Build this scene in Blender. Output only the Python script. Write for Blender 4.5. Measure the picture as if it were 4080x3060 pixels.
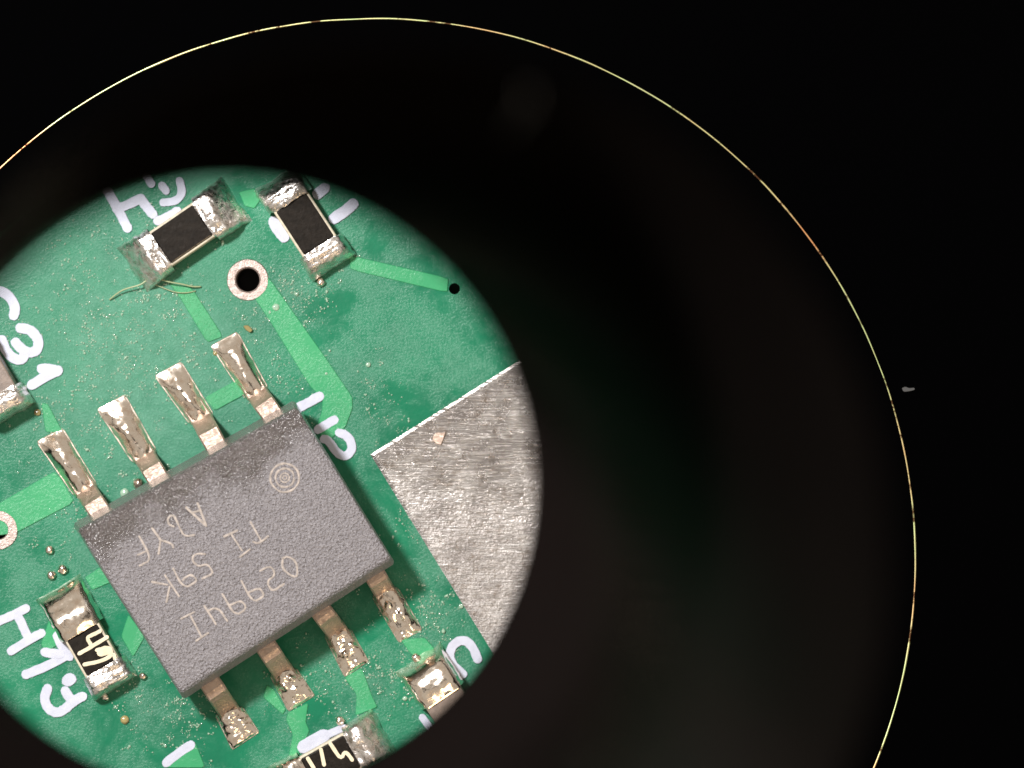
import bpy, bmesh, math, random
from mathutils import Vector, noise as mnoise

# ------------------------------------------------------------------ camera, world, lamps (1 unit = 1 mm)
for o in list(bpy.data.objects):
    bpy.data.objects.remove(o)
SC = bpy.context.scene
COL = SC.collection
D = 110.0                      # height of the camera above the board
PXMM = 204.0                   # photograph pixels for each millimetre of the board

cam_d = bpy.data.cameras.new('camera')
cam_d.sensor_width = 36.0
cam_d.lens = 36.0 * D / 20.0
cam_d.clip_start, cam_d.clip_end = 1.0, 1000.0
cam_d.dof.use_dof = True
cam_d.dof.focus_distance = D - 0.8
cam_d.dof.aperture_fstop = cam_d.lens / 1000.0 / 2.5
cam = bpy.data.objects.new('camera', cam_d)
cam.location = (0, 0, D)
COL.objects.link(cam)
SC.camera = cam

world = bpy.data.worlds.new('World')
SC.world = world
world.use_nodes = True
bg = world.node_tree.nodes['Background']
bg.inputs[0].default_value = (1.0, 0.89, 0.76, 1)
bg.inputs[1].default_value = 0.46

def lamp(name, target, az, elev, dist, size, power, colour):
    d = bpy.data.lights.new(name, 'AREA')
    d.shape = 'DISK'
    d.size = size
    d.energy = power
    d.color = colour
    o = bpy.data.objects.new(name, d)
    a, e = math.radians(az), math.radians(elev)
    v = Vector((math.cos(a) * math.cos(e), math.sin(a) * math.cos(e), math.sin(e)))
    o.location = Vector(target) + v * dist
    o.rotation_euler = v.to_track_quat('Z', 'Y').to_euler()
    COL.objects.link(o)
    return o

lamp('key_lamp', (-4.5, -3, 0), 134, 60, 70, 7, 64000, (1.0, 0.98, 0.97))
lamp('warm_lamp', (-4.5, -3, 0), -56, 42, 80, 22, 8000, (1.0, 0.72, 0.42))

SC.view_settings.view_transform = 'Standard'
SC.view_settings.look = 'None'
SC.view_settings.exposure = 0.0
SC.view_settings.gamma = 1.0
SC.render.engine = 'CYCLES'
SC.cycles.use_denoising = True
SC.cycles.max_bounces = 8
SC.cycles.sample_clamp_indirect = 6.0

# ------------------------------------------------------------------ helpers
rnd = random.Random(7)

def P(px, py, z=0.0):
    """a point of the board seen at pixel (px, py) of the 4080x3060 picture, at its real height z"""
    k = (D - z) / D
    return Vector(((px - 2040.0) / PXMM * k, -(py - 1530.0) / PXMM * k, z))

def crop(x0, y0, s):
    return lambda pts: [(x0 + x / s, y0 + y / s) for x, y in pts]
c1 = crop(0, 600, 2.011); c2 = crop(1000, 600, 2.011); c3 = crop(0, 1300, 2.011)
c4 = crop(1000, 1300, 1.7015); c5 = crop(0, 2060, 1.659); c6 = crop(900, 2160, 1.843)
c7 = crop(600, 2400, 2.011); c8 = crop(350, 600, 2.765); c9 = crop(0, 2200, 2.37); ct = crop(300, 1560, 1.659)

WORG = {}                      # world origin of every object that may be a parent

def origin(o):
    return WORG.get(o.name, Vector((0, 0, 0))) if o else Vector((0, 0, 0))

def build(name, verts, faces, mat, parent=None, smooth=False, org=None):
    po = origin(parent)
    o_org = Vector(org) if org is not None else po.copy()
    me = bpy.data.meshes.new(name)
    me.from_pydata([tuple(Vector(v) - o_org) for v in verts], [], faces)
    me.update()
    bm = bmesh.new(); bm.from_mesh(me)
    bmesh.ops.recalc_face_normals(bm, faces=bm.faces)
    bm.to_mesh(me); bm.free()
    if smooth:
        for p in me.polygons:
            p.use_smooth = True
    me.materials.append(mat)
    o = bpy.data.objects.new(name, me)
    COL.objects.link(o)
    if parent:
        o.parent = parent
    o.location = o_org - po
    WORG[o.name] = o_org
    return o

def empty(name, loc, label, cat, group=None):
    o = bpy.data.objects.new(name, None)
    o.location = loc
    o.empty_display_size = 0.3
    COL.objects.link(o)
    WORG[o.name] = Vector(loc)
    tag(o, label, cat, group)
    return o

def tag(o, label=None, cat=None, group=None, kind=None):
    if label: o['label'] = label
    if cat: o['category'] = cat
    if group: o['group'] = group
    if kind: o['kind'] = kind
    return o

def loft(loops, cap0=True, cap1=True):
    """closed loops of equal length -> verts, faces"""
    n = len(loops[0]); vs = []; fs = []
    for L in loops: vs += [Vector(p) for p in L]
    for k in range(len(loops) - 1):
        for i in range(n):
            j = (i + 1) % n
            fs.append((k * n + i, k * n + j, (k + 1) * n + j, (k + 1) * n + i))
    if cap0: fs.append(tuple(reversed(range(n))))
    if cap1: fs.append(tuple(range((len(loops) - 1) * n, len(loops) * n)))
    return vs, fs

def inset_poly(pts, d):
    n = len(pts); out = []
    area = sum(pts[i][0] * pts[(i + 1) % n][1] - pts[(i + 1) % n][0] * pts[i][1] for i in range(n))
    sg = 1 if area > 0 else -1
    for i in range(n):
        a = Vector(pts[i - 1]); b = Vector(pts[i]); c = Vector(pts[(i + 1) % n])
        e1 = (b - a); e2 = (c - b)
        if e1.length < 1e-6 or e2.length < 1e-6:
            out.append(tuple(b)); continue
        e1.normalize(); e2.normalize()
        n1 = Vector((-e1.y, e1.x)) * sg; n2 = Vector((-e2.y, e2.x)) * sg
        m = n1 + n2
        m = m / max(0.5, m.length_squared / 2) if m.length > 1e-4 else n1
        out.append(tuple(b + m * d))
    return out

def chaikin(pts, r=0.18, closed=True, it=1):
    for _ in range(it):
        q = []
        n = len(pts)
        rng = range(n) if closed else range(n - 1)
        if not closed: q.append(pts[0])
        for i in rng:
            a = Vector(pts[i]); b = Vector(pts[(i + 1) % n])
            q.append(tuple(a.lerp(b, r))); q.append(tuple(a.lerp(b, 1 - r)))
        if not closed: q.append(pts[-1])
        pts = q
    return pts

def stroke_outline(pts, w, jit=0.0):
    """rounded brush stroke along a polyline: closed outline in pixels"""
    if len(pts) > 2:
        pts = chaikin(pts, 0.25, False, 2)
    q = [Vector(p) for p in pts]
    out_l, out_r = [], []
    n = len(q); h = w / 2
    for i in range(n):
        t = (q[min(i + 1, n - 1)] - q[max(i - 1, 0)])
        t.normalize()
        nn = Vector((-t.y, t.x))
        out_l.append(q[i] + nn * h); out_r.append(q[i] - nn * h)
    t0 = (q[0] - q[1]).normalized(); t1 = (q[-1] - q[-2]).normalized()
    def cap(c, t):
        nn = Vector((-t.y, t.x)); r = []
        for a in (-60, -30, 0, 30, 60):
            a = math.radians(a)
            r.append(c + (t * math.cos(a) + nn * math.sin(a)) * h)
        return r
    # left side forward, end cap, right side back, start cap
    e = cap(q[-1], t1); s = cap(q[0], t0)
    out = out_l + list(reversed(e)) + list(reversed(out_r)) + list(reversed(s))
    if jit:
        out = [p + Vector((rnd.uniform(-jit, jit), rnd.uniform(-jit, jit))) for p in out]
    return [tuple(p) for p in out]

def strokes(name, plines, w, z, th, mat, parent, jit=0.6, taper=0.8):
    """one glyph: several strokes, each a bevelled slab"""
    vs, fs = [], []
    for k, pl in enumerate(plines):
        ww = w
        if isinstance(pl, dict): ww, pl = pl['w'], pl['p']
        o1 = stroke_outline(pl, ww, jit)
        o2 = stroke_outline(pl, ww * taper, jit * 0.5)
        zz = z + 0.0025 * k
        v, f = loft([[P(x, y, z) for x, y in o1], [P(x, y, zz + th * 0.7) for x, y in o1],
                     [P(x, y, zz + th) for x, y in o2]], cap0=False)
        b = len(vs)
        vs += v; fs += [tuple(i + b for i in g) for g in f]
    return build(name, vs, fs, mat, parent)

def slab(name, poly, z0, z1, inset, mat, parent, rounding=0.12, org=None):
    poly = chaikin(poly, rounding) if rounding else poly
    top = inset_poly(poly, inset)
    v, f = loft([[P(x, y, z0) for x, y in poly], [P(x, y, z0 + (z1 - z0) * 0.6) for x, y in inset_poly(poly, inset * 0.3)],
                 [P(x, y, z1) for x, y in top]], cap0=False)
    return build(name, v, f, mat, parent, org=org)

# ------------------------------------------------------------------ materials
def mat_new(name):
    m = bpy.data.materials.new(name)
    m.use_nodes = True
    nt = m.node_tree
    return m, nt, nt.nodes['Principled BSDF']

def N(nt, typ, **kw):
    n = nt.nodes.new(typ)
    for k, v in kw.items():
        if k.startswith('i_'):
            key = k[2:]
            n.inputs[int(key) if key.isdigit() else key].default_value = v
        else:
            setattr(n, k, v)
    return n

def coords(nt):
    return N(nt, 'ShaderNodeNewGeometry').outputs['Position']

def noise_tex(nt, scale, detail=3, rough=0.55, dist=0.0, vec=None):
    n = N(nt, 'ShaderNodeTexNoise')
    n.inputs['Scale'].default_value = scale
    n.inputs['Detail'].default_value = detail
    n.inputs['Roughness'].default_value = rough
    n.inputs['Distortion'].default_value = dist
    nt.links.new(vec or coords(nt), n.inputs['Vector'])
    return n.outputs['Fac']

def ramp(nt, fac, stops, interp='LINEAR'):
    r = N(nt, 'ShaderNodeValToRGB')
    r.color_ramp.interpolation = interp
    els = r.color_ramp.elements
    while len(els) < len(stops): els.new(0.5)
    for e, (p, c) in zip(els, stops):
        e.position = p
        e.color = c if len(c) == 4 else (*c, 1)
    nt.links.new(fac, r.inputs[0])
    return r.outputs['Color']

def grey(v): return (v, v, v, 1)

def mix(nt, fac, a, b, blend='MIX'):
    m = N(nt, 'ShaderNodeMix', data_type='RGBA', blend_type=blend)
    for s, v in ((0, fac), (6, a), (7, b)):
        if hasattr(v, 'is_linked') or hasattr(v, 'links'):
            nt.links.new(v, m.inputs[s])
        else:
            m.inputs[s].default_value = v if s == 0 else (*v[:3], 1)
    return m.outputs[2]

def math_n(nt, op, a, b=0.5, clamp=False):
    m = N(nt, 'ShaderNodeMath', operation=op, use_clamp=clamp)
    for i, v in enumerate((a, b)):
        if hasattr(v, 'links'): nt.links.new(v, m.inputs[i])
        else: m.inputs[i].default_value = v
    return m.outputs[0]

def bump(nt, h, strength, dist, prev=None):
    b = N(nt, 'ShaderNodeBump')
    b.inputs['Strength'].default_value = strength
    b.inputs['Distance'].default_value = dist
    nt.links.new(h, b.inputs['Height'])
    if prev: nt.links.new(prev, b.inputs['Normal'])
    return b.outputs['Normal']

def m_mask(name, base, dark, film, film_amt):
    """green solder mask with a film of dried flux"""
    m, nt, bs = mat_new(name)
    big = noise_tex(nt, 0.55, 4, 0.6)
    c = mix(nt, ramp(nt, big, [(0.35, grey(0)), (0.65, grey(1))]), dark, base)
    weave = noise_tex(nt, 9.0, 2, 0.5)
    c = mix(nt, math_n(nt, 'MULTIPLY', weave, 0.25), c, [x * 0.7 for x in base])
    # flux film: cloudy patches broken into small crystals
    patch = ramp(nt, noise_tex(nt, 0.75, 5, 0.7, 0.4), [(0.40, grey(0)), (0.62, grey(1))])
    dv = N(nt, 'ShaderNodeVectorMath', operation='DISTANCE')
    nt.links.new(coords(nt), dv.inputs[0]); dv.inputs[1].default_value = P(560, 1430)
    stain = ramp(nt, math_n(nt, 'ADD', math_n(nt, 'MULTIPLY', dv.outputs['Value'], 0.2), math_n(nt, 'MULTIPLY', noise_tex(nt, 1.6, 5, 0.7), 0.5)), [(0.45, grey(0.85)), (0.95, grey(0))])
    patch = math_n(nt, 'MAXIMUM', math_n(nt, 'MULTIPLY', patch, 0.45), stain)
    cry = ramp(nt, noise_tex(nt, 22.0, 3, 0.6), [(0.46, grey(0)), (0.64, grey(1))])
    soft = noise_tex(nt, 4.0, 4, 0.6)
    fl = math_n(nt, 'MULTIPLY', patch, math_n(nt, 'ADD', math_n(nt, 'MULTIPLY', cry, 0.4), math_n(nt, 'MULTIPLY', soft, 0.75)))
    fl = math_n(nt, 'MULTIPLY', fl, film_amt, True)
    c = mix(nt, fl, c, film)
    nt.links.new(c, bs.inputs['Base Color'])
    nt.links.new(ramp(nt, fl, [(0.0, grey(0.30)), (0.5, grey(0.48))]), bs.inputs['Roughness'])
    bs.inputs['Specular IOR Level'].default_value = 0.4
    h1 = noise_tex(nt, 7.0, 3, 0.6)
    n1 = bump(nt, h1, 0.25, 0.02)
    n2 = bump(nt, math_n(nt, 'MULTIPLY', cry, patch), 0.6, 0.02, n1)
    nt.links.new(n2, bs.inputs['Normal'])
    return m

M_MASK = m_mask('solder_mask', (0.005, 0.205, 0.098), (0.003, 0.140, 0.070), (0.20, 0.45, 0.33), 1.0)
M_TRACE = m_mask('solder_mask_over_copper', (0.060, 0.385, 0.165), (0.040, 0.325, 0.140), (0.20, 0.46, 0.27), 0.4)

def m_plain(name, col, rough, metal=0.0, spec=0.5, var=0.0, vscale=5.0, bmp=0.0, bscale=20.0, bdist=0.02):
    m, nt, bs = mat_new(name)
    bs.inputs['Roughness'].default_value = rough
    bs.inputs['Metallic'].default_value = metal
    bs.inputs['Specular IOR Level'].default_value = spec
    if var:
        f = noise_tex(nt, vscale, 4, 0.6)
        c = mix(nt, ramp(nt, f, [(0.35, grey(0)), (0.65, grey(1))]), [x * (1 - var) for x in col], [min(1, x * (1 + var)) for x in col])
        nt.links.new(c, bs.inputs['Base Color'])
    else:
        bs.inputs['Base Color'].default_value = (*col, 1)
    if bmp:
        nt.links.new(bump(nt, noise_tex(nt, bscale, 3, 0.6), bmp, bdist), bs.inputs['Normal'])
    return m

M_SILK = m_plain('silkscreen_ink', (0.57, 0.59, 0.70), 0.55, var=0.06, vscale=6, bmp=0.3, bscale=12)
M_HOLE = m_plain('hole_wall', (0.02, 0.014, 0.01), 0.6)
M_CORE = m_plain('board_core', (0.10, 0.12, 0.05), 0.7)
M_BLACK = m_plain('resistor_coat', (0.014, 0.011, 0.009), 0.16, var=0.3, vscale=8, bmp=0.25, bscale=10)
M_CERAMIC = m_plain('ceramic', (0.62, 0.55, 0.42), 0.5, var=0.2, vscale=8)
M_MARK = m_plain('resistor_print', (0.80, 0.70, 0.50), 0.5, var=0.1)
M_CAP = m_plain('capacitor_body', (0.22, 0.17, 0.14), 0.4, var=0.2, vscale=9, bmp=0.2, bscale=30)
M_ETCH = m_plain('laser_mark', (0.41, 0.355, 0.315), 0.6, var=0.25, vscale=14)
M_FLUX = m_plain('flux_crumb', (0.34, 0.50, 0.37), 0.08, spec=0.9)
M_AMBER = m_plain('flux_amber', (0.30, 0.24, 0.10), 0.15, spec=0.7, var=0.3)
M_FIBRE = m_plain('fibre', (0.36, 0.42, 0.24), 0.35)
M_DUST_AND_GLINT = m_plain('dust', (0.06, 0.06, 0.06), 0.6)  # dust speck; also colours the modelled reflection streak
M_FLOCK = m_plain('black_flock', (0.0007, 0.0007, 0.0008), 1.0, spec=0.0)

def m_solder(name, col, rough, bscale, bstr, dirt):
    m, nt, bs = mat_new(name)
    bs.inputs['Metallic'].default_value = 1.0
    f = noise_tex(nt, 7.0, 4, 0.65, 0.5)
    c = mix(nt, ramp(nt, f, [(0.36, grey(1)), (0.52, grey(0))]), col, dirt)
    nt.links.new(c, bs.inputs['Base Color'])
    nt.links.new(ramp(nt, noise_tex(nt, 11, 3), [(0.3, grey(rough * 0.6)), (0.7, grey(rough * 1.5))]), bs.inputs['Roughness'])
    n1 = bump(nt, noise_tex(nt, bscale, 3, 0.6, 0.6), bstr, 0.06)
    nt.links.new(n1, bs.inputs['Normal'])
    return m
M_SOLDER = m_solder('solder_bright', (0.97, 0.87, 0.76), 0.18, 5.0, 0.12, (0.86, 0.71, 0.58))
M_SOLDER_R = m_solder('solder_rough', (0.90, 0.86, 0.83), 0.32, 11.0, 0.40, (0.66, 0.58, 0.52))
M_LEG = m_solder('tinned_lead', (0.58, 0.455, 0.38), 0.50, 18.0, 0.35, (0.60, 0.47, 0.39))

def m_plating():
    m, nt, bs = mat_new('via_plating')
    bs.inputs['Metallic'].default_value = 0.75
    f = noise_tex(nt, 14, 4, 0.7)
    nt.links.new(mix(nt, f, (0.34, 0.25, 0.21), (0.58, 0.49, 0.46)), bs.inputs['Base Color'])
    bs.inputs['Roughness'].default_value = 0.42
    nt.links.new(bump(nt, f, 0.6, 0.03), bs.inputs['Normal'])
    return m
M_PLATING = m_plating()
M_PAD = m_plain('tinned_pad', (0.62, 0.52, 0.44), 0.45, 0.9, 0.5, 0.15, 6, 0.2, 14, 0.03)

def m_plate():
    m, nt, bs = mat_new('scratched_tin_plate')
    bs.inputs['Metallic'].default_value = 0.85
    pos = coords(nt)
    def streak(rot, sx, sy, lo, hi):
        mp = N(nt, 'ShaderNodeMapping')
        mp.inputs['Rotation'].default_value = (0, 0, math.radians(rot))
        mp.inputs['Scale'].default_value = (sx, sy, 1)
        nt.links.new(pos, mp.inputs['Vector'])
        return ramp(nt, noise_tex(nt, 1.0, 2, 0.5, 0.0, mp.outputs[0]), [(lo, grey(0)), (hi, grey(1))])
    s1 = streak(-33, 1.2, 34, 0.56, 0.64)
    s2 = streak(52, 1.6, 40, 0.58, 0.66)
    s3 = streak(20, 1.6, 44, 0.60, 0.67)
    sc = math_n(nt, 'ADD', math_n(nt, 'ADD', s1, s2), s3, True)
    blot = noise_tex(nt, 1.3, 6, 0.68, 0.6)
    c = mix(nt, ramp(nt, blot, [(0.40, grey(0)), (0.62, grey(1))]), (0.32, 0.29, 0.275), (0.50, 0.465, 0.44))
    c = mix(nt, math_n(nt, 'MULTIPLY', sc, 0.55), c, (0.85, 0.82, 0.80))
    grime = ramp(nt, noise_tex(nt, 5.5, 5, 0.7), [(0.33, grey(1)), (0.47, grey(0))])
    c = mix(nt, math_n(nt, 'MULTIPLY', grime, 0.6), c, (0.22, 0.17, 0.13))
    nt.links.new(c, bs.inputs['Base Color'])
    sp = N(nt, 'ShaderNodeSeparateXYZ'); nt.links.new(pos, sp.inputs[0])
    low = ramp(nt, math_n(nt, 'ADD', math_n(nt, 'MULTIPLY', sp.outputs[1], -0.16), math_n(nt, 'MULTIPLY', noise_tex(nt, 1.2, 5, 0.7), 0.5)), [(0.50, grey(0)), (0.78, grey(1))])
    nt.links.new(mix(nt, low, mix(nt, noise_tex(nt, 3, 4), (0.22, 0.22, 0.22), (0.34, 0.34, 0.34)), (0.50, 0.50, 0.50)), bs.inputs['Roughness'])
    # upper part is brushed, the lower part is pitted, as the tinning left it
    pit = noise_tex(nt, 12, 4, 0.65)
    n1 = bump(nt, math_n(nt, 'MULTIPLY', pit, math_n(nt, 'ADD', math_n(nt, 'MULTIPLY', low, 0.9), 0.1)), 0.7, 0.05)
    n2 = bump(nt, sc, 0.5, 0.02, n1)
    nt.links.new(n2, bs.inputs['Normal'])
    return m
M_PLATE = m_plate()

def m_chip():
    m, nt, bs = mat_new('moulded_epoxy')
    pos = coords(nt)
    # dried flux film lies along the edge beside the upper row of pins
    cx, cy = P(1189, 1626, 1.6).xy
    bx, by = P(312, 2120, 1.6).xy
    e = Vector((bx - cx, by - cy)).normalized(); nrm = Vector((-e.y, e.x))
    if nrm.y > 0: nrm = -nrm
    d = N(nt, 'ShaderNodeVectorMath', operation='DOT_PRODUCT')
    sub = N(nt, 'ShaderNodeVectorMath', operation='SUBTRACT')
    nt.links.new(pos, sub.inputs[0]); sub.inputs[1].default_value = (cx, cy, 0)
    nt.links.new(sub.outputs[0], d.inputs[0]); d.inputs[1].default_value = (nrm.x, nrm.y, 0)
    wob = math_n(nt, 'ADD', d.outputs['Value'], math_n(nt, 'MULTIPLY', noise_tex(nt, 1.1, 5, 0.65), 1.9))
    film = ramp(nt, math_n(nt, 'DIVIDE', wob, 3.0), [(0.42, grey(1)), (0.60, grey(0))])
    g = noise_tex(nt, 22.0, 2, 0.5)
    c = mix(nt, g, (0.205, 0.19, 0.20), (0.34, 0.318, 0.335))
    c = mix(nt, math_n(nt, 'MULTIPLY', film, 0.75), c, (0.050, 0.036, 0.030))
    nt.links.new(c, bs.inputs['Base Color'])
    nt.links.new(ramp(nt, film, [(0.0, grey(0.36)), (1.0, grey(0.13))]), bs.inputs['Roughness'])
    bs.inputs['Specular IOR Level'].default_value = 1.0
    nt.links.new(film, bs.inputs['Coat Weight']); bs.inputs['Coat Roughness'].default_value = 0.10
    n1 = bump(nt, g, 1.0, 0.10)
    nt.links.new(bump(nt, g, 1.0, 0.045), bs.inputs['Coat Normal'])
    nt.links.new(n1, bs.inputs['Normal'])
    return m
M_CHIP = m_chip()

def m_brass():
    m, nt, bs = mat_new('brass_rim')
    bs.inputs['Metallic'].default_value = 1.0
    f = noise_tex(nt, 0.5, 3, 0.6)
    c = ramp(nt, f, [(0.30, (0.95, 0.45, 0.20)), (0.45, (0.95, 0.80, 0.40)), (0.58, (0.80, 0.95, 0.45)), (0.72, (0.95, 0.82, 0.5))])
    g = noise_tex(nt, 2.6, 4, 0.7)
    c = mix(nt, ramp(nt, g, [(0.38, grey(0.95)), (0.46, grey(0))]), c, (0.10, 0.03, 0.015))
    nt.links.new(c, bs.inputs['Base Color'])
    bs.inputs['Roughness'].default_value = 0.40
    return m
M_BRASS = m_brass()

def m_barrel():
    m, nt, bs = mat_new('eyepiece_black')
    f = noise_tex(nt, 0.35, 4, 0.6)
    df = N(nt, 'ShaderNodeBsdfDiffuse')
    nt.links.new(mix(nt, f, (0.0016, 0.0013, 0.0012), (0.0034, 0.0026, 0.0022)), df.inputs['Color'])
    gl = N(nt, 'ShaderNodeBsdfGlossy')
    gl.inputs['Color'].default_value = (0.022, 0.017, 0.016, 1)
    gl.inputs['Roughness'].default_value = 0.15
    ad = N(nt, 'ShaderNodeAddShader')
    nt.links.new(df.outputs[0], ad.inputs[0]); nt.links.new(gl.outputs[0], ad.inputs[1])
    nt.links.new(ad.outputs[0], nt.nodes['Material Output'].inputs['Surface'])
    return m
M_BARREL = m_barrel()

# ------------------------------------------------------------------ the board
def circle(px, py, r_mm, n=48, ph=0.0):
    c = P(px, py, 0)
    return [(c.x + r_mm * math.cos(2 * math.pi * i / n + ph), c.y + r_mm * math.sin(2 * math.pi * i / n + ph)) for i in range(n)]

board = empty('circuit_board', (-3, -3, 0), 'green circuit board with pale traces and white printed letters', 'circuit board')
VIAS = [(987, 1115, 0.41, 0.235), (-6, 2112, 0.385, 0.18), (1811, 1150, 0.0, 0.11)]
bm = bmesh.new()
def ring_edges(pts, z=0.0):
    vs = [bm.verts.new((x, y, z)) for x, y in pts]
    return [bm.edges.new((vs[i], vs[(i + 1) % len(vs)])) for i in range(len(vs))]
BX0, BX1, BY0, BY1 = -17, 13, -17, 12
ed = ring_edges([(BX0, BY0), (BX1, BY0), (BX1, BY1), (BX0, BY1)])
for (vx, vy, ro, rh) in VIAS:
    ed += ring_edges(circle(vx, vy, rh, 32))
bmesh.ops.triangle_fill(bm, use_beauty=True, use_dissolve=False, edges=ed)
tv = [v.co.copy() for v in bm.verts]; tf = [tuple(v.index for v in f.verts) for f in bm.faces]
bm.verts.index_update()
tf = [tuple(v.index for v in f.verts) for f in bm.faces]
bm.free()
build('mask_surface', tv, tf, M_MASK, board)
v, f = loft([[(BX0, BY0, -0.003), (BX1, BY0, -0.003), (BX1, BY1, -0.003), (BX0, BY1, -0.003)],
             [(BX0, BY0, -1.6), (BX1, BY0, -1.6), (BX1, BY1, -1.6), (BX0, BY1, -1.6)]], cap0=False)
build('core', v, f, M_CORE, board)
for (vx, vy, ro, rh) in VIAS:
    hole = circle(vx, vy, rh, 32)
    if ro:
        cc = P(vx, vy)
        outer = circle(vx, vy, ro, 32)
        def jit(c, a): return [(x + rnd.uniform(-a, a), y + rnd.uniform(-a, a)) for x, y in c]
        lo = outer; l1 = jit(circle(vx, vy, ro * 0.96, 32), 0.006); l2 = jit(circle(vx, vy, rh * 1.10, 32), 0.006)
        vs, fs = loft([[(x, y, 0.001) for x, y in lo], [(x, y, 0.035) for x, y in l1], [(x, y, 0.035) for x, y in l2],
                       [(x, y, 0.01) for x, y in circle(vx, vy, rh * 0.985, 32)], [(x, y, -0.5) for x, y in circle(vx, vy, rh * 0.98, 32)]], False, False)
        via = build('via_ring', vs, fs, M_PLATING, board, smooth=False)
        hp = via
    else:
        hp = board
    vs, fs = loft([[(x, y, -0.45) for x, y in circle(vx, vy, rh * 0.975, 32)], [(x, y, -1.55) for x, y in circle(vx, vy, rh * 0.975, 32)]], False, True)
    build('hole_wall', vs, fs, M_HOLE, hp)

TRACES = [
    c2([(790, 838), (1585, 1020), (1575, 1140), (795, 955)]),
    [(1000, 1172), (1020, 1197), (1088, 1300), (1235, 1540), (1285, 1590), (1282, 1640), (1262, 1700), (1290, 1770), (1376, 1705), (1405, 1629), (1405, 1582), (1298, 1425), (1068, 1100), (1050, 1142)],
    c1([(1350, 1060), (1540, 1100), (1790, 1490), (1660, 1540), (1430, 1160)]),
    c3([(1640, 570), (1890, 435), (1960, 550), (1720, 680)]),
    c3([(-200, 1530), (430, 1165), (490, 1220), (600, 1410), (120, 1660), (-200, 1700)]),
    c3([(330, 615), (385, 620), (480, 800), (520, 850), (365, 850)]),
    c5([(560, 400), (665, 330), (740, 430), (610, 485)]),
    c5([(850, 640), (960, 790), (880, 930), (800, 790)]),
    c5([(330, 660), (420, 820), (300, 900), (270, 840)]),
    c7([(1550, 600), (1695, 525), (1780, 760), (1820, 840), (1640, 910), (1650, 740)]),
    c7([(1100, 885), (1265, 805), (1245, 960), (1275, 1030), (1180, 1240), (1100, 1260), (1140, 1060), (1085, 940)]),
    c6([(1280, 715), (1460, 700), (1540, 790), (1400, 860), (1340, 800)]),
    c1([(1915, 330), (2040, 300), (2085, 400), (2040, 465), (1960, 445)]),
    c7([(1940 - 1750, 1180), (360, 1120), (440, 1327), (120, 1327)]),
    c7([(930, 660), (990, 700), (1085, 860), (1060, 900), (900, 760)]),
]
for t in TRACES:
    slab('trace', t, 0.0, 0.026, 3.0, M_TRACE, board, 0.08)

# white printed letters
SILK = [
    ('silkscreen_letter', 36, [c8([(215, 440), (330, 640), (435, 850)]), c8([(320, 640), (450, 590), (585, 525)]), c8([(590, 545), (650, 620), (715, 700)])]),
    ('silkscreen_letter', 30, [dict(w=36, p=c8([(770, 775), (880, 730), (985, 665)])), c8([(1010, 330), (1045, 470), (965, 560), (830, 570)]), c8([(640, 270), (700, 365)]), c8([(815, 380), (860, 440)])]),
    ('silkscreen_letter', 44, [c2([(185, 570), (215, 630), (265, 690)])]),
    ('silkscreen_letter', 42, [c2([(535, 345), (590, 300)]), c2([(665, 545), (760, 480), (820, 425)])]),
    ('silkscreen_letter', 38, [c1([(-40, 1110), (40, 1140), (95, 1195), (125, 1265), (110, 1320)])]),
    ('silkscreen_letter', 38, [c3([(165, 15), (240, 25), (300, 90), (312, 150), (290, 200), (225, 215), (170, 180), (125, 130)]),
                              c3([(200, 195), (190, 250), (150, 275), (95, 250), (40, 185), (15, 110)])]),
    ('silkscreen_letter', 38, [c3([(335, 340), (400, 340), (460, 358)]), c3([(465, 355), (380, 395), (255, 470)])]),
    ('silkscreen_letter', 36, [c4([(318, 555), (400, 512), (465, 475)])]),
    ('silkscreen_letter', 34, [c4([(455, 700), (520, 660), (565, 635)])]),
    ('silkscreen_letter', 33, [c4([(598, 722), (650, 740), (685, 795), (680, 850), (640, 885), (590, 865), (550, 810), (520, 770), (495, 765)])]),
    ('silkscreen_letter', 33, [c9([(-30, 660), (110, 600), (245, 532)]), c9([(170, 600), (225, 720), (270, 815)]), c9([(392, 765), (260, 835), (105, 935)])]),
    ('silkscreen_letter', 35, [c9([(670, 950), (480, 1060), (245, 1155)]), c9([(540, 790), (590, 900), (655, 985)]), c9([(425, 945), (500, 960), (570, 960)])]),
    ('silkscreen_letter', 36, [c9([(450, 1290), (415, 1370), (445, 1470), (530, 1525), (620, 1480), (690, 1410), (780, 1362)]), c9([(615, 1310), (650, 1370), (700, 1410)])]),
    ('silkscreen_dot', 46, [c9([(640, 1212), (664, 1200)])]),
    ('silkscreen_letter', 34, [c5([(1262, 1508), (1180, 1560), (1100, 1625)])]),
    ('silkscreen_letter', 34, [c6([(1740, 970), (1665, 905), (1637, 825), (1668, 750), (1735, 715), (1805, 750), (1850, 860)])]),
    ('silkscreen_letter', 28, [c6([(1445, 1290), (1495, 1360)])]),
    ('silkscreen_bar', 40, [dict(w=52, p=c6([(570, 1505), (720, 1420)])), dict(w=30, p=c6([(690, 1440), (860, 1362)]))]),
]
for nm, w, pls in SILK:
    strokes(nm, pls, w * 1.08, 0.001, 0.031, M_SILK, board, 1.3, 0.92)

# ------------------------------------------------------------------ solder
def bilerp(q, u, v):
    a = Vector(q[0]).lerp(Vector(q[1]), u); b = Vector(q[3]).lerp(Vector(q[2]), u)
    return a.lerp(b, v)

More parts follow.
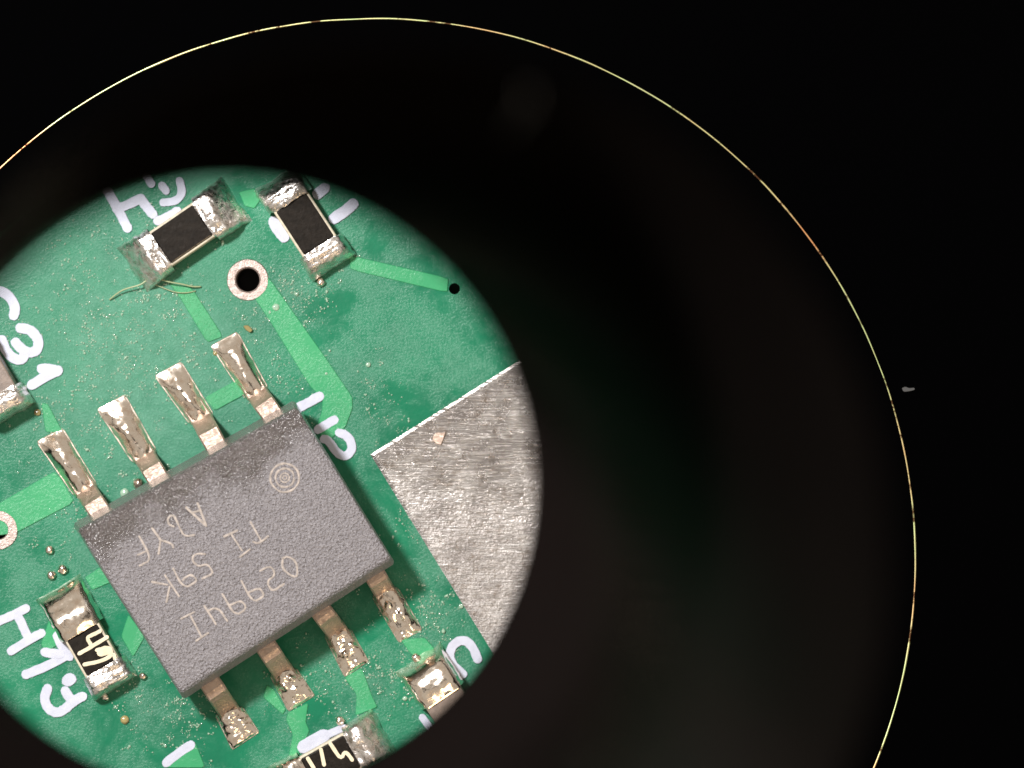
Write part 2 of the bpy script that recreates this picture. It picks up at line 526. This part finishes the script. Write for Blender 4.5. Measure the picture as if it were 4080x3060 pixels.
def solder(name, quad, hfun, mat, parent, nu=18, nv=30, bulge=0.03, seed=0, rag=0.04, z0=0.002, pw=2.0):
    """a blob of solder over a quad (tip left, tip right, near right, near left)"""
    r = random.Random(seed)
    vs, fs = [], []
    for j in range(nv + 1):
        v = j / nv
        for i in range(nu + 1):
            u = i / nu
            uu, vv = u, v
            edge = min(u, 1 - u, v * 1.6, (1 - v) * 1.6)
            if edge < 0.12:
                k = (0.12 - edge) / 0.12 * rag
                uu += k * mnoise.noise(Vector((u * 5, v * 9, seed * 3.7)))
                vv += k * 0.6 * mnoise.noise(Vector((u * 6, v * 7, seed * 3.7 + 50)))
            p = bilerp(quad, uu, vv)
            prof = max(0.0, 1 - abs(2 * u - 1) ** pw)
            h = z0 + prof * hfun(u, v)
            vs.append(P(p.x, p.y, h))
    for j in range(nv):
        for i in range(nu):
            a = j * (nu + 1) + i
            fs.append((a, a + 1, a + nu + 2, a + nu + 1))
    return build(name, vs, fs, mat, parent, smooth=True)

def fbm(x, y, s, sc):
    return mnoise.fractal(Vector((x * sc, y * sc, s * 11.3)), 0.9, 2.0, 3)

# ------------------------------------------------------------------ the integrated circuit
TL, TR, BR, BL = (312, 2120), (1189, 1626), (1557, 2220), (717, 2759)
TOPQ = [TL, TR, BR, BL]
ZT = 1.62
chip = empty('integrated_circuit', P(944, 2181, 0), 'dark grey eight-legged chip with etched lettering, largest part on the board', 'microchip')

def chip_loop(ds0, ds1, dt0, dt1, z, n=14):
    """outline of the body in chip coordinates (s along the pins, t across), grown by millimetres"""
    L, W = 4.85, 3.55
    s0, s1, t0, t1 = -ds0 / L, 1 + ds1 / L, -dt0 / W, 1 + dt1 / W
    pts = []
    def q(s, t): return bilerp(TOPQ, s, t)
    cs, ctn = 0.05 / L, 0.05 / W
    for k in range(n): pts.append(q(s0 + cs + (s1 - s0 - 2 * cs) * k / (n - 1), t0))
    for k in range(n): pts.append(q(s1, t0 + ctn + (t1 - t0 - 2 * ctn) * k / (n - 1)))
    for k in range(n): pts.append(q(s1 - cs - (s1 - s0 - 2 * cs) * k / (n - 1), t1))
    for k in range(n): pts.append(q(s0, t1 - ctn - (t1 - t0 - 2 * ctn) * k / (n - 1)))
    return [P(p.x, p.y, z) for p in pts]

loops = [chip_loop(-0.08, -0.08, 0.06, 0.05, 0.14), chip_loop(0.015, 0.015, 0.185, 0.15, 0.82), chip_loop(0.015, 0.015, 0.185, 0.15, 0.95),
         chip_loop(-0.01, -0.01, 0.05, 0.035, 1.545), chip_loop(-0.02, -0.02, 0.015, 0.0, 1.585), chip_loop(-0.035, -0.035, -0.01, -0.02, 1.602), chip_loop(-0.09, -0.09, -0.09, -0.09, ZT)]
v, f = loft(loops)
body = build('body', v, f, M_CHIP, chip)

ca, cb = crop(680, 2150, 3.95), crop(500, 1950, 3.687)
MARKS = [[ca(p) for p in g] for g in [
    [[(165, 1240), (370, 1140)], [(310, 1200), (480, 1520)], [(400, 1590), (585, 1470)]],
    [[(530, 1040), (710, 1330)], [(580, 1115), (745, 1062), (890, 1280)]],
    [[(815, 860), (1010, 1200), (1165, 1105), (1185, 1050), (1110, 955), (930, 1030)]],
    [[(1110, 650), (1290, 990), (1450, 905), (1462, 850), (1390, 752), (1230, 830)]],
    [[(1410, 490), (1530, 420), (1620, 460), (1640, 570), (1510, 660), (1570, 790), (1640, 800), (1780, 700)]],
    [[(1765, 290), (1850, 262), (1985, 350), (1995, 560), (1950, 592), (1800, 510), (1748, 400), (1768, 300)]],
    [[(540, 225), (410, 220), (340, 270), (345, 330), (430, 432), (570, 372), (662, 500), (640, 550), (500, 612)]],
]] + [[cb(p) for p in g] for g in [
    [[(890, 260), (1185, 535)], [(1185, 535), (1060, 200)], [(990, 335), (1085, 315)]],
    [[(705, 545), (640, 520), (613, 450), (650, 390), (712, 380), (760, 480), (820, 620), (880, 690), (1005, 668)]],
    [[(390, 570), (512, 740)], [(512, 740), (488, 945)], [(512, 740), (680, 795), (702, 850)]],
    [[(200, 690), (392, 1020), (210, 1120)], [(312, 900), (180, 962)]],
    [[(580, 1260), (782, 1570)], [(390, 1358), (615, 1402)], [(642, 1430), (600, 1655)]],
    [[(700, 1160), (850, 1462), (1050, 1352), (1030, 1300), (950, 1240), (840, 1330)]],
    [[(1450, 692), (1640, 600)], [(1560, 670), (1712, 900)], [(1680, 992), (1822, 880)]],
    [[(1840, 480), (1992, 752)], [(1875, 768), (1950, 802), (2092, 690)]],
]]
for g in MARKS:
    strokes('etched_letter', g, 8.0, ZT + 0.001, 0.005, M_ETCH, body, 1.2, 0.6)
mc = ct([(1385, 570)])[0]
for r_, w_ in ((95 / 1.659, 10), (62 / 1.659, 10), (30 / 1.659, 8), (8, 6)):
    vs, fs = [], []
    n = 44
    for k in range(n):
        a = 2 * math.pi * k / n
        rr = r_ * (1 + 0.035 * mnoise.noise(Vector((math.cos(a) * 2, math.sin(a) * 2, r_))))
        hw = w_ / 2 * (0.75 + 0.5 * mnoise.noise(Vector((math.cos(a) * 4, math.sin(a) * 4, r_ + 9))))
        for q, z in ((rr - hw, ZT + 0.001), (rr - hw * 0.6, ZT + 0.007), (rr + hw * 0.6, ZT + 0.007), (rr + hw, ZT + 0.001)):
            vs.append(P(mc[0] + q * math.cos(a), mc[1] + q * math.sin(a), z))
    for k in range(n):
        for j in range(3):
            a, b = k * 4 + j, ((k + 1) % n) * 4 + j
            fs.append((a, b, b + 1, a + 1))
    build('pin_one_ring', vs, fs, M_ETCH, body)

def leg(root, knee, foot, width):
    """gull-wing lead in pixels: root at the body, knee where it dives, foot end under the solder"""
    R, K, F = Vector(root), Vector(knee), Vector(foot)
    stations = []
    ax = (K - R).normalized()
    start = R - ax * 45
    prof = [(start, 0.99), (R, 0.99), (R.lerp(K, 0.35), 0.98), (R.lerp(K, 0.52), 0.93), (R.lerp(K, 0.62), 0.82), (R.lerp(K, 0.8), 0.50),
            (R.lerp(K, 0.93), 0.26), (K, 0.16), (K.lerp(F, 0.15), 0.12), (F, 0.10)]
    loops = []
    th = 0.17
    for i, (p, z) in enumerate(prof):
        a = prof[max(i - 1, 0)]; b = prof[min(i + 1, len(prof) - 1)]
        t2 = (Vector(b[0]) - Vector(a[0]))
        side = Vector((-t2.y, t2.x)).normalized()
        tv = P(*b[0], b[1]) - P(*a[0], a[1]); tv.normalize()
        sd = (P(*(p + side * 10), z) - P(*p, z)).normalized()
        up = tv.cross(sd).normalized()
        if up.z < 0: up = -up
        c = P(*p, z); h = width / 2; e = 0.03
        if i < 2: h *= 0.98
        loops.append([c - sd * h - up * (th - e), c - sd * h - up * e, c - sd * (h - e), c + sd * (h - e), c + sd * h - up * e, c + sd * h - up * (th - e),
                      c + sd * (h - e) - up * th, c - sd * (h - e) - up * th])
    v, f = loft(loops)
    o = build('leg', v, f, M_LEG, chip)
    return o

def mid(a, b): return ((a[0] + b[0]) / 2, (a[1] + b[1]) / 2)
# (tip-left, tip-right, near-right, near-left), root on the body
UP = [((149, 1762), (249, 1708), (384, 1930), (298, 1976), (402, 2046)),
      ((390, 1633), (497, 1576), (622, 1795), (530, 1842), (630, 1908)),
      ((619, 1499), (721, 1444), (848, 1650), (757, 1688), (858, 1772)),
      ((843, 1380), (945, 1325), (1066, 1545), (982, 1590), (1080, 1645))]
LO = [(c7([(655, 1180), (868, 1040), (735, 840), (520, 905)]), c7([(445, 600)])[0]),
      (c7([(1105, 870), (1312, 745), (1165, 530), (960, 590)]), c7([(900, 320)])[0]),
      (c7([(1555, 595), (1745, 470), (1600, 215), (1395, 270)]), c7([(1335, 30)])[0]),
      (c6([(1270, 735), (1440, 640), (1260, 335), (1075, 400)]), c6([(1085, 228)])[0])]

def bumpsum(seed, k, amp):
    r = random.Random(seed)
    g = [(r.uniform(0.1, 0.9), r.uniform(0.05, 0.9), r.uniform(0.10, 0.24), r.uniform(-0.2, 1.0) * amp) for _ in range(k)]
    def fn(u, v):
        s = 0
        for (a, b, w, h) in g:
            s += h * math.exp(-(((u - a) / w) ** 2 + ((v - b) / (w * 0.7)) ** 2))
        return s
    return fn

for k, (tl, tr, nr, nl, root) in enumerate(UP):
    m1, m0 = Vector(mid(tl, tr)), Vector(mid(nl, nr))
    foot = m0.lerp(m1, 0.45)
    leg(root, tuple(m0.lerp(Vector(root), -0.02)), foot, 0.43)
    bs_ = bumpsum(k + 3, 7, (0.045, 0.055, 0.05, 0.03)[k])
    amp = (0.02, 0.03, 0.02, 0.008)[k]
    def hf(u, v, k=k, bs_=bs_, amp=amp):
        ramp_ = min(1.0, v / (0.25, 0.40, 0.40, 0.2)[k]) ** 0.9
        body_h = 0.12 + 0.07 * math.sin(min(1, v) * math.pi * 0.7)
        return ramp_ * (max(0.03, body_h + bs_(u, v) + amp * fbm(u, v * 2, k, 2.6))) * (1.0 if v < 0.9 else 1.0 - (v - 0.9) * 1.5)
    ext = [tl, tr, tuple(Vector(nr).lerp(Vector(tr), -0.02)), tuple(Vector(nl).lerp(Vector(tl), -0.02))]
    slab('solder_pad', inset_poly([tl, tr, nr, nl], -5), 0.001, 0.022, 2.5, M_PAD, chip, 0.06)
    solder('solder_joint', ext, hf, M_SOLDER, chip, 22, 40, seed=k + 1, z0=0.024)
for k, (q, root) in enumerate(LO):
    tl, tr, nr, nl = q
    m1, m0 = Vector(mid(tl, tr)), Vector(mid(nl, nr))
    foot = m0.lerp(m1, 0.45)
    leg(root, tuple(m0), foot, 0.42)
    bs_ = bumpsum(k + 23, 8, 0.075)
    def hf(u, v, k=k, bs_=bs_):
        body_h = 0.10 + 0.09 * v - 0.05 * (1 - abs(2 * u - 1))
        return min(1, v / 0.06) * max(0.012, body_h + bs_(u, v) + 0.03 * fbm(u, v * 2, k + 9, 3.5))
    slab('solder_pad', inset_poly([tl, tr, nr, nl], -3), 0.001, 0.022, 2.5, M_PAD, chip, 0.06)
    solder('solder_joint', [tl, tr, nr, nl], hf, M_SOLDER, chip, 24, 40, seed=k + 11, z0=0.024)

# ------------------------------------------------------------------ two-terminal parts
def chip_part(name, label, cat, centre, axis, length, width, height, kind, term=0.30, fillets=((0.35, 0.3), (0.35, 0.3)), marks=None, group=None,
              mw=9.0, rough=(0, 0), seed=1, convex=True):
    """resistor or capacitor: ceramic body, black coat, two metal ends, solder at both ends"""
    c = P(*centre, 0)
    ax = Vector((axis[0], -axis[1], 0)).normalized(); sd = Vector((-ax.y, ax.x, 0))
    t = empty(name, c, label, cat, group)
    def W(a, b, z): return c + ax * a + sd * b + Vector((0, 0, z))
    def box(a0, a1, b0, b1, z0, z1, bev):
        ls = []
        def lp(d, z):
            A0, A1, B0, B1 = a0 + d, a1 - d, b0 + d, b1 - d
            e = bev
            return [W(A0 + e, B0, z), W(A1 - e, B0, z), W(A1, B0 + e, z), W(A1, B1 - e, z), W(A1 - e, B1, z), W(A0 + e, B1, z), W(A0, B1 - e, z), W(A0, B0 + e, z)]
        return loft([lp(bev * 0.5, z0), lp(0, z0 + bev * 0.5), lp(0, z1 - bev), lp(bev * 0.35, z1 - bev * 0.3), lp(bev, z1)])
    hl, hw = length / 2, width / 2
    bm_ = M_CERAMIC if kind == 'resistor' else M_CAP
    v, f = box(-hl + 0.02, hl - 0.02, -hw, hw, 0.04, height, 0.03)
    bd = build('body', v, f, bm_, t)
    if kind == 'resistor':
        v, f = box(-hl + term, hl - term, -hw + 0.045, hw - 0.045, height - 0.03, height + 0.035, 0.03)
        ctg = build('coating', v, f, M_BLACK, t)
        for g in (marks or []):
            strokes('printed_digit', g, mw, height + 0.036, 0.006, M_MARK, ctg, 0.8, 0.8)
    for s, (reach, fh), rg in ((-1, fillets[0], rough[0]), (1, fillets[1], rough[1])):
        a0, a1 = (hl - term - 0.02, hl + 0.02)
        if s < 0: a0, a1 = -a1, -a0
        v, f = box(a0, a1, -hw - 0.02, hw + 0.02, 0.02, height + 0.03, 0.05)
        tm = build('terminal', v, f, M_SOLDER_R if rg else M_SOLDER, t)
        if reach is None: continue
        # fillet: grid draped from the top of the end cap down to the pad
        nu, nv = 28, 30
        vs, fs = [], []
        for j in range(nv + 1):
            q = j / nv
            for i in range(nu + 1):
                u = i / nu
                nz = mnoise.fractal(Vector((u * 3 + seed, q * 3, s * 5 + seed * 2.1)), 0.9, 2, 3)
                spread = 1.0 + 0.04 * q
                b = (2 * u - 1) * (hw + 0.10) * spread * (1 + 0.05 * mnoise.noise(Vector((seed + s, q * 6, u * 2))))
                a = (hl - term * 0.95) + q * (term * 0.95 + reach)
                a += 0.05 * mnoise.noise(Vector((u * 4, seed * 3.3, s))) * (1 if q in (0, 1) else 0.4)
                qq = max(0.0, (q * (term * 0.95 + reach) - term * 0.8) / (reach + term * 0.15))
                zz = (height + 0.05 + fh * math.sin(min(1, q * 1.6) * math.pi) * 0.35) * ((1 - qq ** 2.0) ** 0.75 if convex else (1 - qq ** 1.3) ** 0.9) + 0.004
                pr = max(0.0, 1 - abs(2 * u - 1) ** 7) ** 0.4
                zz = zz * pr + nz * (0.06 if rg else 0.025) * (1 - q * 0.6) * pr + 0.03 * pr
                if i in (0, nu): zz = 0.01
                if j == nv: zz = 0.003
                vs.append(W(s * a, b, max(0.003, zz)))
        for j in range(nv):
            for i in range(nu):
                k = j * (nu + 1) + i
                fs.append((k, k + 1, k + nu + 2, k + nu + 1))
        build('solder_fillet', vs, fs, M_SOLDER_R if rg else M_SOLDER, t, smooth=True)
    return t

chip_part('resistor', 'black chip resistor with broad shiny ends, left of the open copper hole', 'resistor', c8([(1050, 930)])[0], (0.825, -0.565),
          1.6, 0.80, 0.45, 'resistor', 0.30, ((0.42, 0.05), (0.45, 0.05)), rough=(1, 1), seed=2, convex=False)
chip_part('resistor', 'black chip resistor with rough grey lower end, where the narrow trace begins', 'resistor', c2([(440, 593)])[0], (0.546, 0.838),
          1.62, 0.78, 0.45, 'resistor', 0.30, ((0.3, 0.1), (0.22, 0.12)), rough=(1, 1), seed=5)
printed = chip_part('resistor', 'chip resistor with cream printed digits and one large solder dome, beside the chip', 'resistor', c5([(620, 872)])[0], (0.4975, 0.867),
          1.6, 0.76, 0.45, 'resistor', 0.40, ((0.60, 0.22), (0.10, 0.05)), rough=(0, 1), seed=8,
          marks=[[c9([(945, 745), (865, 785), (818, 808), (858, 872)]), c9([(1010, 802), (870, 890), (748, 958)])],
                 [c9([(915, 925), (1030, 890), (1065, 965), (980, 1020), (900, 1040), (795, 1062)]), dict(w=30, p=c9([(950, 950), (1030, 930)]))],
                 [c9([(1075, 970), (1105, 1060), (985, 1112), (858, 1178)])]], mw=15)
chip_part('resistor', 'chip resistor with cream printed digits behind a white printed bar, lowest in view', 'resistor', c7([(1450, 1275)])[0], (0.873, -0.488),
          1.6, 0.80, 0.45, 'resistor', 0.32, ((0.35, 0.1), (0.40, 0.25)), rough=(0, 1), seed=13,
          marks=[[c7([(1260, 1250), (1305, 1325)])], [c7([(1365, 1180), (1390, 1300)])], [c7([(1440, 1130), (1525, 1265), (1560, 1185), (1615, 1262)])]], mw=15)
silver = chip_part('capacitor', 'silver-ended capacitor under the white letter C near the metal plate', 'capacitor', c6([(1640, 1190)])[0], (0.56, 0.83),
          1.6, 0.80, 0.70, 'capacitor', 0.62, ((0.30, 0.2), (0.2, 0.1)), rough=(0, 1), seed=17)
chip_part('capacitor', 'brown-grey capacitor with a soldered end, cut by the left edge', 'capacitor', c3([(-85, 395)])[0], (0.5, 0.86),
          1.6, 0.80, 0.70, 'capacitor', 0.38, ((0.3, 0.1), (0.12, 0.12)), rough=(1, 1), seed=19)

# ------------------------------------------------------------------ bare metal plate
pc = P(1476, 1811)
plate_poly = [(1476, 1811), (2250, 1322), (2900, 2300), (2160, 2920)]
v, f = loft([[P(x, y, 0.001) for x, y in plate_poly], [P(x, y, 0.072) for x, y in plate_poly], [P(x, y, 0.09) for x, y in inset_poly(plate_poly, 11)]], cap0=False)
plate = build('metal_plate', v, f, M_PLATE, None, org=P(2100, 2100))
tag(plate, 'scratched silver metal plate to the right of the chip', 'metal plate')

# ------------------------------------------------------------------ small loose things
def flake(name, label, cat, poly, z, th, mat, group=None):
    o = slab(name, poly, z, z + th, 3.0, mat, None, 0.2, org=P(*poly[0], z))
    return tag(o, label, cat, group)
flake('metal_flake', 'small pale gold flake lying on the scratched metal plate', 'flake',
      c4([(1232, 745), (1262, 715), (1300, 722), (1325, 712), (1308, 760), (1290, 805), (1255, 800), (1228, 775)]), 0.092, 0.05, M_LEG)
flake('resin_flake', 'amber resin flake beside the uppermost soldered pin', 'flake',
      c3([(1945, -5), (1990, -12), (2030, 30), (2005, 55), (1965, 30)]), 0.004, 0.08, M_AMBER)

def tube(name, pts, zs, r, mat, parent=None, org=None, nseg=6):
    pts = chaikin(pts, 0.25, False, 2)
    n = len(pts); loops = []
    for i, p in enumerate(pts):
        z = zs[0] + (zs[1] - zs[0]) * math.sin(math.pi * i / (n - 1))
        c = P(*p, z)
        a = P(*pts[max(i - 1, 0)], z); b = P(*pts[min(i + 1, n - 1)], z)
        t = (b - a).normalized(); sd = Vector((-t.y, t.x, 0)); up = Vector((0, 0, 1))
        rr = r * (0.5 if i in (0, n - 1) else 1)
        loops.append([c + (sd * math.cos(2 * math.pi * k / nseg) + up * math.sin(2 * math.pi * k / nseg)) * rr for k in range(nseg)])
    v, f = loft(loops)
    return build(name, v, f, mat, parent, smooth=True, org=org)
fb = c8([(235, 1645), (300, 1590), (380, 1535), (480, 1505), (580, 1480), (650, 1425), (760, 1408), (900, 1450), (1040, 1470), (1150, 1500), (1250, 1498)])
tag(tube('fibre', fb, (0.03, 0.20), 0.015, M_FIBRE, org=P(*fb[0])), 'thin curled yellow-green fibre at the foot of the upper left resistor', 'fibre')
fb2 = c8([(640, 1440), (800, 1500), (950, 1560), (1080, 1570), (1190, 1545)])
tag(tube('fibre', fb2, (0.03, 0.08), 0.010, M_FIBRE, org=P(*fb2[0])), 'short dark fibre arching across the trace below the upper left resistor', 'fibre')

def ball(name, px, py, r, mat, label, cat, group=None, squash=0.8, seed=0):
    c = P(px, py, 0)
    if mat is not M_SOLDER: r, squash = r * 0.75, 0.5
    b = bmesh.new()
    bmesh.ops.create_icosphere(b, subdivisions=3, radius=r)
    for v in b.verts:
        k = 1 + 0.18 * mnoise.noise(v.co / r * 1.6 + Vector((seed, seed * 2, 0)))
        v.co = Vector((v.co.x * k, v.co.y * k, v.co.z * k * squash + r * squash * 0.75))
    vs = [c + v.co for v in b.verts]
    b.verts.index_update()
    fs = [tuple(v.index for v in f.verts) for f in b.faces]
    b.free()
    o = build(name, vs, fs, mat, None, smooth=True, org=c)
    return tag(o, label, cat, group)
BALLS = [(c5([(330, 218)])[0], 0.085, M_SOLDER, 'solder ball on bare green mask above the printed resistor, below the left trace'),
         (c5([(415, 345)])[0], 0.10, M_SOLDER, 'solder bead touching the top end of the printed resistor'),
         (c5([(340, 385)])[0], 0.09, M_SOLDER, 'solder bead at the outer top corner of the printed resistor'),
         (c5([(945, 1050)])[0], 0.075, M_SOLDER, 'solder bead off the lower right corner of the printed resistor'),
         (c5([(700, 1195)])[0], 0.07, M_SOLDER, 'solder bead just below the lower end of the printed resistor'),
         (c5([(825, 1340)])[0], 0.11, M_AMBER, 'amber resin droplet on green mask below the printed resistor'),
         (c2([(200, 1255)])[0], 0.095, M_FLUX, 'clear droplet on the broad trace below the open copper hole'),
         (c2([(560, 1055)])[0], 0.085, M_SOLDER, 'solder bead at the lower tip of the grey-ended resistor'),
         (c3([(1110, 1260)])[0], 0.11, M_SOLDER, 'larger solder bead on the chip edge between the upper left two pins'),
         (c3([(1000, 1335)])[0], 0.12, M_FLUX, 'clear flux lump on the chip edge between the upper left two pins'),
         (c3([(1725, 215)])[0], 0.06, M_AMBER, 'tiny amber bead at the left side of the uppermost pin'),
         (c6([(1395, 845)])[0], 0.085, M_SOLDER, 'solder bead on the trace above the silver-ended capacitor'),
         (c6([(1355, 945)])[0], 0.085, M_SOLDER, 'solder bead at the left corner of the silver-ended capacitor'),
         (c6([(840, 1310)])[0], 0.09, M_SOLDER, 'solder bead where the white bar meets the lowest resistor'),
         (c6([(1315, 1148)])[0], 0.06, M_FLUX, 'tiny clear droplet left of the silver-ended capacitor'),
         (c4([(795, 260)])[0], 0.065, M_FLUX, 'lone pale droplet on open green mask above the metal plate'),
         (c6([(1728, 470)])[0], 0.06, M_FLUX, 'tiny pale droplet on the long left edge of the metal plate'),
         (c3([(300, 690)])[0], 0.09, M_AMBER, 'amber bead beside the soldered end of the left capacitor')]
for i, (p, r, mt, lb) in enumerate(BALLS):
    ball('droplet' if mt in (M_FLUX, M_AMBER) else 'solder_ball', p[0], p[1], r, mt, lb, 'droplet' if mt in (M_FLUX, M_AMBER) else 'solder ball', 'beads and droplets on the board', seed=i * 1.7)

# dried flux crumbs: too many and too small to count
def crumbs():
    r = random.Random(21)
    vs, fs = [], []
    blobs = [(c3([(650, 900)])[0], 260, 700), (c3([(1000, 250)])[0], 330, 800), (c1([(1350, 1350)])[0], 300, 700), (c2([(350, 1200)])[0], 190, 500),
             (c4([(250, 350)])[0], 200, 280), (c4([(900, 500)])[0], 150, 160), (c6([(1450, 550)])[0], 190, 500), (c6([(800, 1050)])[0], 190, 400),
             (c6([(1200, 1000)])[0], 150, 300), (c5([(1250, 1350)])[0], 160, 420), (c5([(900, 1200)])[0], 130, 140), (c5([(400, 60)])[0], 130, 120),
             (c3([(700, 1450)])[0], 110, 160), (c1([(600, 1250)])[0], 260, 350), (c4([(1100, 1350)])[0], 110, 110), (c1([(700, 750)])[0], 150, 160)]
    b = bmesh.new(); bmesh.ops.create_icosphere(b, subdivisions=1, radius=1.0); b.verts.index_update()
    bv = [v.co.copy() for v in b.verts]; bf = [tuple(v.index for v in f.verts) for f in b.faces]; b.free()
    for (cx, cy), s, n in blobs:
        k = 0
        while k < n:
            # crumbs gather in small clusters
            gx, gy = cx + r.gauss(0, s * 0.55), cy + r.gauss(0, s * 0.55)
            for _ in range(r.randint(1, 9)):
                x, y = gx + r.gauss(0, 9), gy + r.gauss(0, 9)
                rad = 0.006 + 0.016 * r.random() ** 2.5
                if r.random() < 0.02: rad *= 1.9
                if any(math.hypot(x - vx, y - vy) < (ro or rh) * PXMM + 6 for vx, vy, ro, rh in VIAS): k += 1; continue
                c = P(x, y, 0.003)
                base = len(vs)
                sx, sy, sz = rad * r.uniform(.7, 1.5), rad * r.uniform(.7, 1.5), rad * r.uniform(.5, .9)
                vs += [c + Vector((p.x * sx, p.y * sy, p.z * sz + sz * 0.5)) for p in bv]
                fs += [tuple(q + base for q in g) for g in bf]
                k += 1
    o = build('flux_crumbs', vs, fs, M_FLUX, None, smooth=True, org=P(944, 1700))
    tag(o, 'fine glittering crumbs of dried flux scattered over the green board', 'flux', kind='stuff')
crumbs()

# ------------------------------------------------------------------ the eyepiece above the board
C0 = Vector(((1490 - 2040) / PXMM, -(2231 - 1530) / PXMM)); R0 = 2157 / PXMM
C1 = Vector(((916 - 2040) / PXMM, -(1954 - 1530) / PXMM)); R1 = 1204 / PXMM
fs_org = Vector((C0.x, C0.y, 0.0))
stop = empty('field_stop', fs_org, 'flat black round-opening stop plate edged by a thin bright brass ring', 'stop plate')
ZS = 1.05
NN = 160
def circ(c, r, z, n=NN): return [Vector((c.x + r * math.cos(2 * math.pi * i / n), c.y + r * math.sin(2 * math.pi * i / n), z)) for i in range(n)]
kS = (D - ZS) / D
c_s = C0 * kS
ho = C1 * kS     # the opening sits off centre, over the lit part of the board
v, f = loft([circ(ho, R1 + 0.78, 0.95), circ(ho, R1 + 0.78, ZS - 0.03), circ(ho, R1 + 0.81, ZS), circ(c_s, 30, ZS), circ(c_s, 30, 0.05), circ(c_s, 13.0, 0.05), circ(c_s, 12.6, 0.95), circ(ho, R1 + 0.78, 0.95)], False, False)
build('plate', v, f, M_FLOCK, stop)
# the brass rim: a thin ring with nicks
vs, fs = [], []
n, mseg = 720, 8
for i in range(n):
    a = 2 * math.pi * i / n
    e = Vector((math.cos(a), math.sin(a), 0))
    nz = mnoise.noise(e * 22)
    mr = 0.019 + 0.007 * mnoise.noise(e * 9 + Vector((3, 1, 2))) + 0.004 * nz
    rr = R0 * kS + 0.010 * mnoise.noise(e * 12)
    for q in range(mseg):
        t = 2 * math.pi * q / mseg
        p = Vector((c_s.x, c_s.y, ZS)) + e * (rr + mr * math.cos(t)) + Vector((0, 0, mr * math.sin(t) + 0.004))
        vs.append(p)
for i in range(n):
    for q in range(mseg):
        j, w = (i + 1) % n, (q + 1) % mseg
        fs.append((i * mseg + q, j * mseg + q, j * mseg + w, i * mseg + w))
build('brass_rim', vs, fs, M_BRASS, stop, smooth=True)

eye = empty('eyepiece_barrel', (C1.x * 0.82, C1.y * 0.82, 10), 'black glossy eyepiece barrel with a round opening over the board', 'eyepiece')
def eye_loop(c, r, zf, n=NN):
    out = []
    for i in range(n):
        a = 2 * math.pi * i / n
        e = Vector((math.cos(a), math.sin(a)))
        z = zf(e)
        k = (D - z) / D
        p = (c + e * r) * k
        out.append(Vector((p.x, p.y, z)))
    return out
tilt = Vector((-0.45, 0.89))
zin = lambda e: 20 + 10 * e.dot(tilt)
ztop = lambda e: 35.0
inner = eye_loop(C1, R1 + 0.06, zin)
inner2 = eye_loop(C1, R1 + 0.10, lambda e: zin(e) + 0.5)
topi = eye_loop(C0, R0 - 0.50, ztop)
topo = eye_loop(C0, R0 - 0.45, lambda e: 34.7)
bot = [p + Vector(((p.x - C1.x * 0.82), (p.y - C1.y * 0.82), 0)).normalized() * 0.5 for p in inner]
v, f = loft([bot, inner, inner2, topi, topo, bot], False, False)
build('barrel', v, f, M_BARREL, eye, smooth=False)
# arm and post that carry it, to the left of the board
def rod(name, a, b, r, mat, parent, n=16):
    a, b = Vector(a), Vector(b)
    t = (b - a).normalized(); s = t.orthogonal().normalized(); u = t.cross(s)
    lp = lambda c: [c + (s * math.cos(2 * math.pi * k / n) + u * math.sin(2 * math.pi * k / n)) * r for k in range(n)]
    v, f = loft([lp(a), lp(b)])
    return build(name, v, f, mat, parent, smooth=False)
rod('arm', (-10.4, -1.5, 27), (-33, -1.5, 27), 1.0, M_BARREL, eye)
rod('post', (-33, -1.5, 29), (-33, -1.5, -1.6), 1.5, M_BARREL, eye)

# dust speck and a blurry reflection modelled as a sliver, on the black surfaces
def speck(px, py, z, poly, th, label):
    o = slab('dust_speck', [(px + x, py + y) for x, y in poly], z, z + th, 1.5, M_DUST_AND_GLINT, None, 0.2, org=P(px, py, z))
    tag(o, label, 'dust speck')
speck(3612, 1552, ZS + 0.002, [(-20, -6), (-4, -12), (10, -6), (32, -8), (34, 2), (10, 8), (-12, 10)], 0.03, 'pale dust speck outside the bright ring at the right')

def funnel_point(px, py):
    best = None
    for i in range(NN):
        for k in range(41):
            p = inner2[i].lerp(topi[i], k / 40)
            sx = p.x * D / (D - p.z) * PXMM + 2040; sy = 1530 - p.y * D / (D - p.z) * PXMM
            d = (sx - px) ** 2 + (sy - py) ** 2
            if best is None or d < best[0]: best = (d, p)
    return best[1] + Vector((0, 0, 0.05))
def glint_streak(pts, r, label):  # pale sliver that stands in for a blurry reflection in the barrel
    q = [funnel_point(*p) for p in pts]
    lp = []
    for i, c in enumerate(q):
        t = (q[min(i + 1, len(q) - 1)] - q[max(i - 1, 0)]).normalized()
        a = t.orthogonal().normalized(); b = t.cross(a)
        rr = r * (0.35 + 0.65 * math.sin(math.pi * (i + 0.4) / len(q)))
        lp.append([c + (a * math.cos(k * math.pi / 3) + b * math.sin(k * math.pi / 3)) * rr for k in range(6)])
    v, f = loft(lp)
    tag(build('reflection_streak', v, f, M_DUST_AND_GLINT, None, smooth=True, org=q[0]), label, 'reflection streak')
glint_streak([(2112, 350), (2095, 410), (2080, 460), (2040, 540)], 0.05, 'faint reflection streak modelled on the black barrel at top centre')

# the dark bench under everything
v, f = loft([[(-400, -400, -1.62), (400, -400, -1.62), (400, 400, -1.62), (-400, 400, -1.62)], [(-400, -400, -3), (400, -400, -3), (400, 400, -3), (-400, 400, -3)]])
tag(build('bench', v, f, M_FLOCK, None), kind='structure')
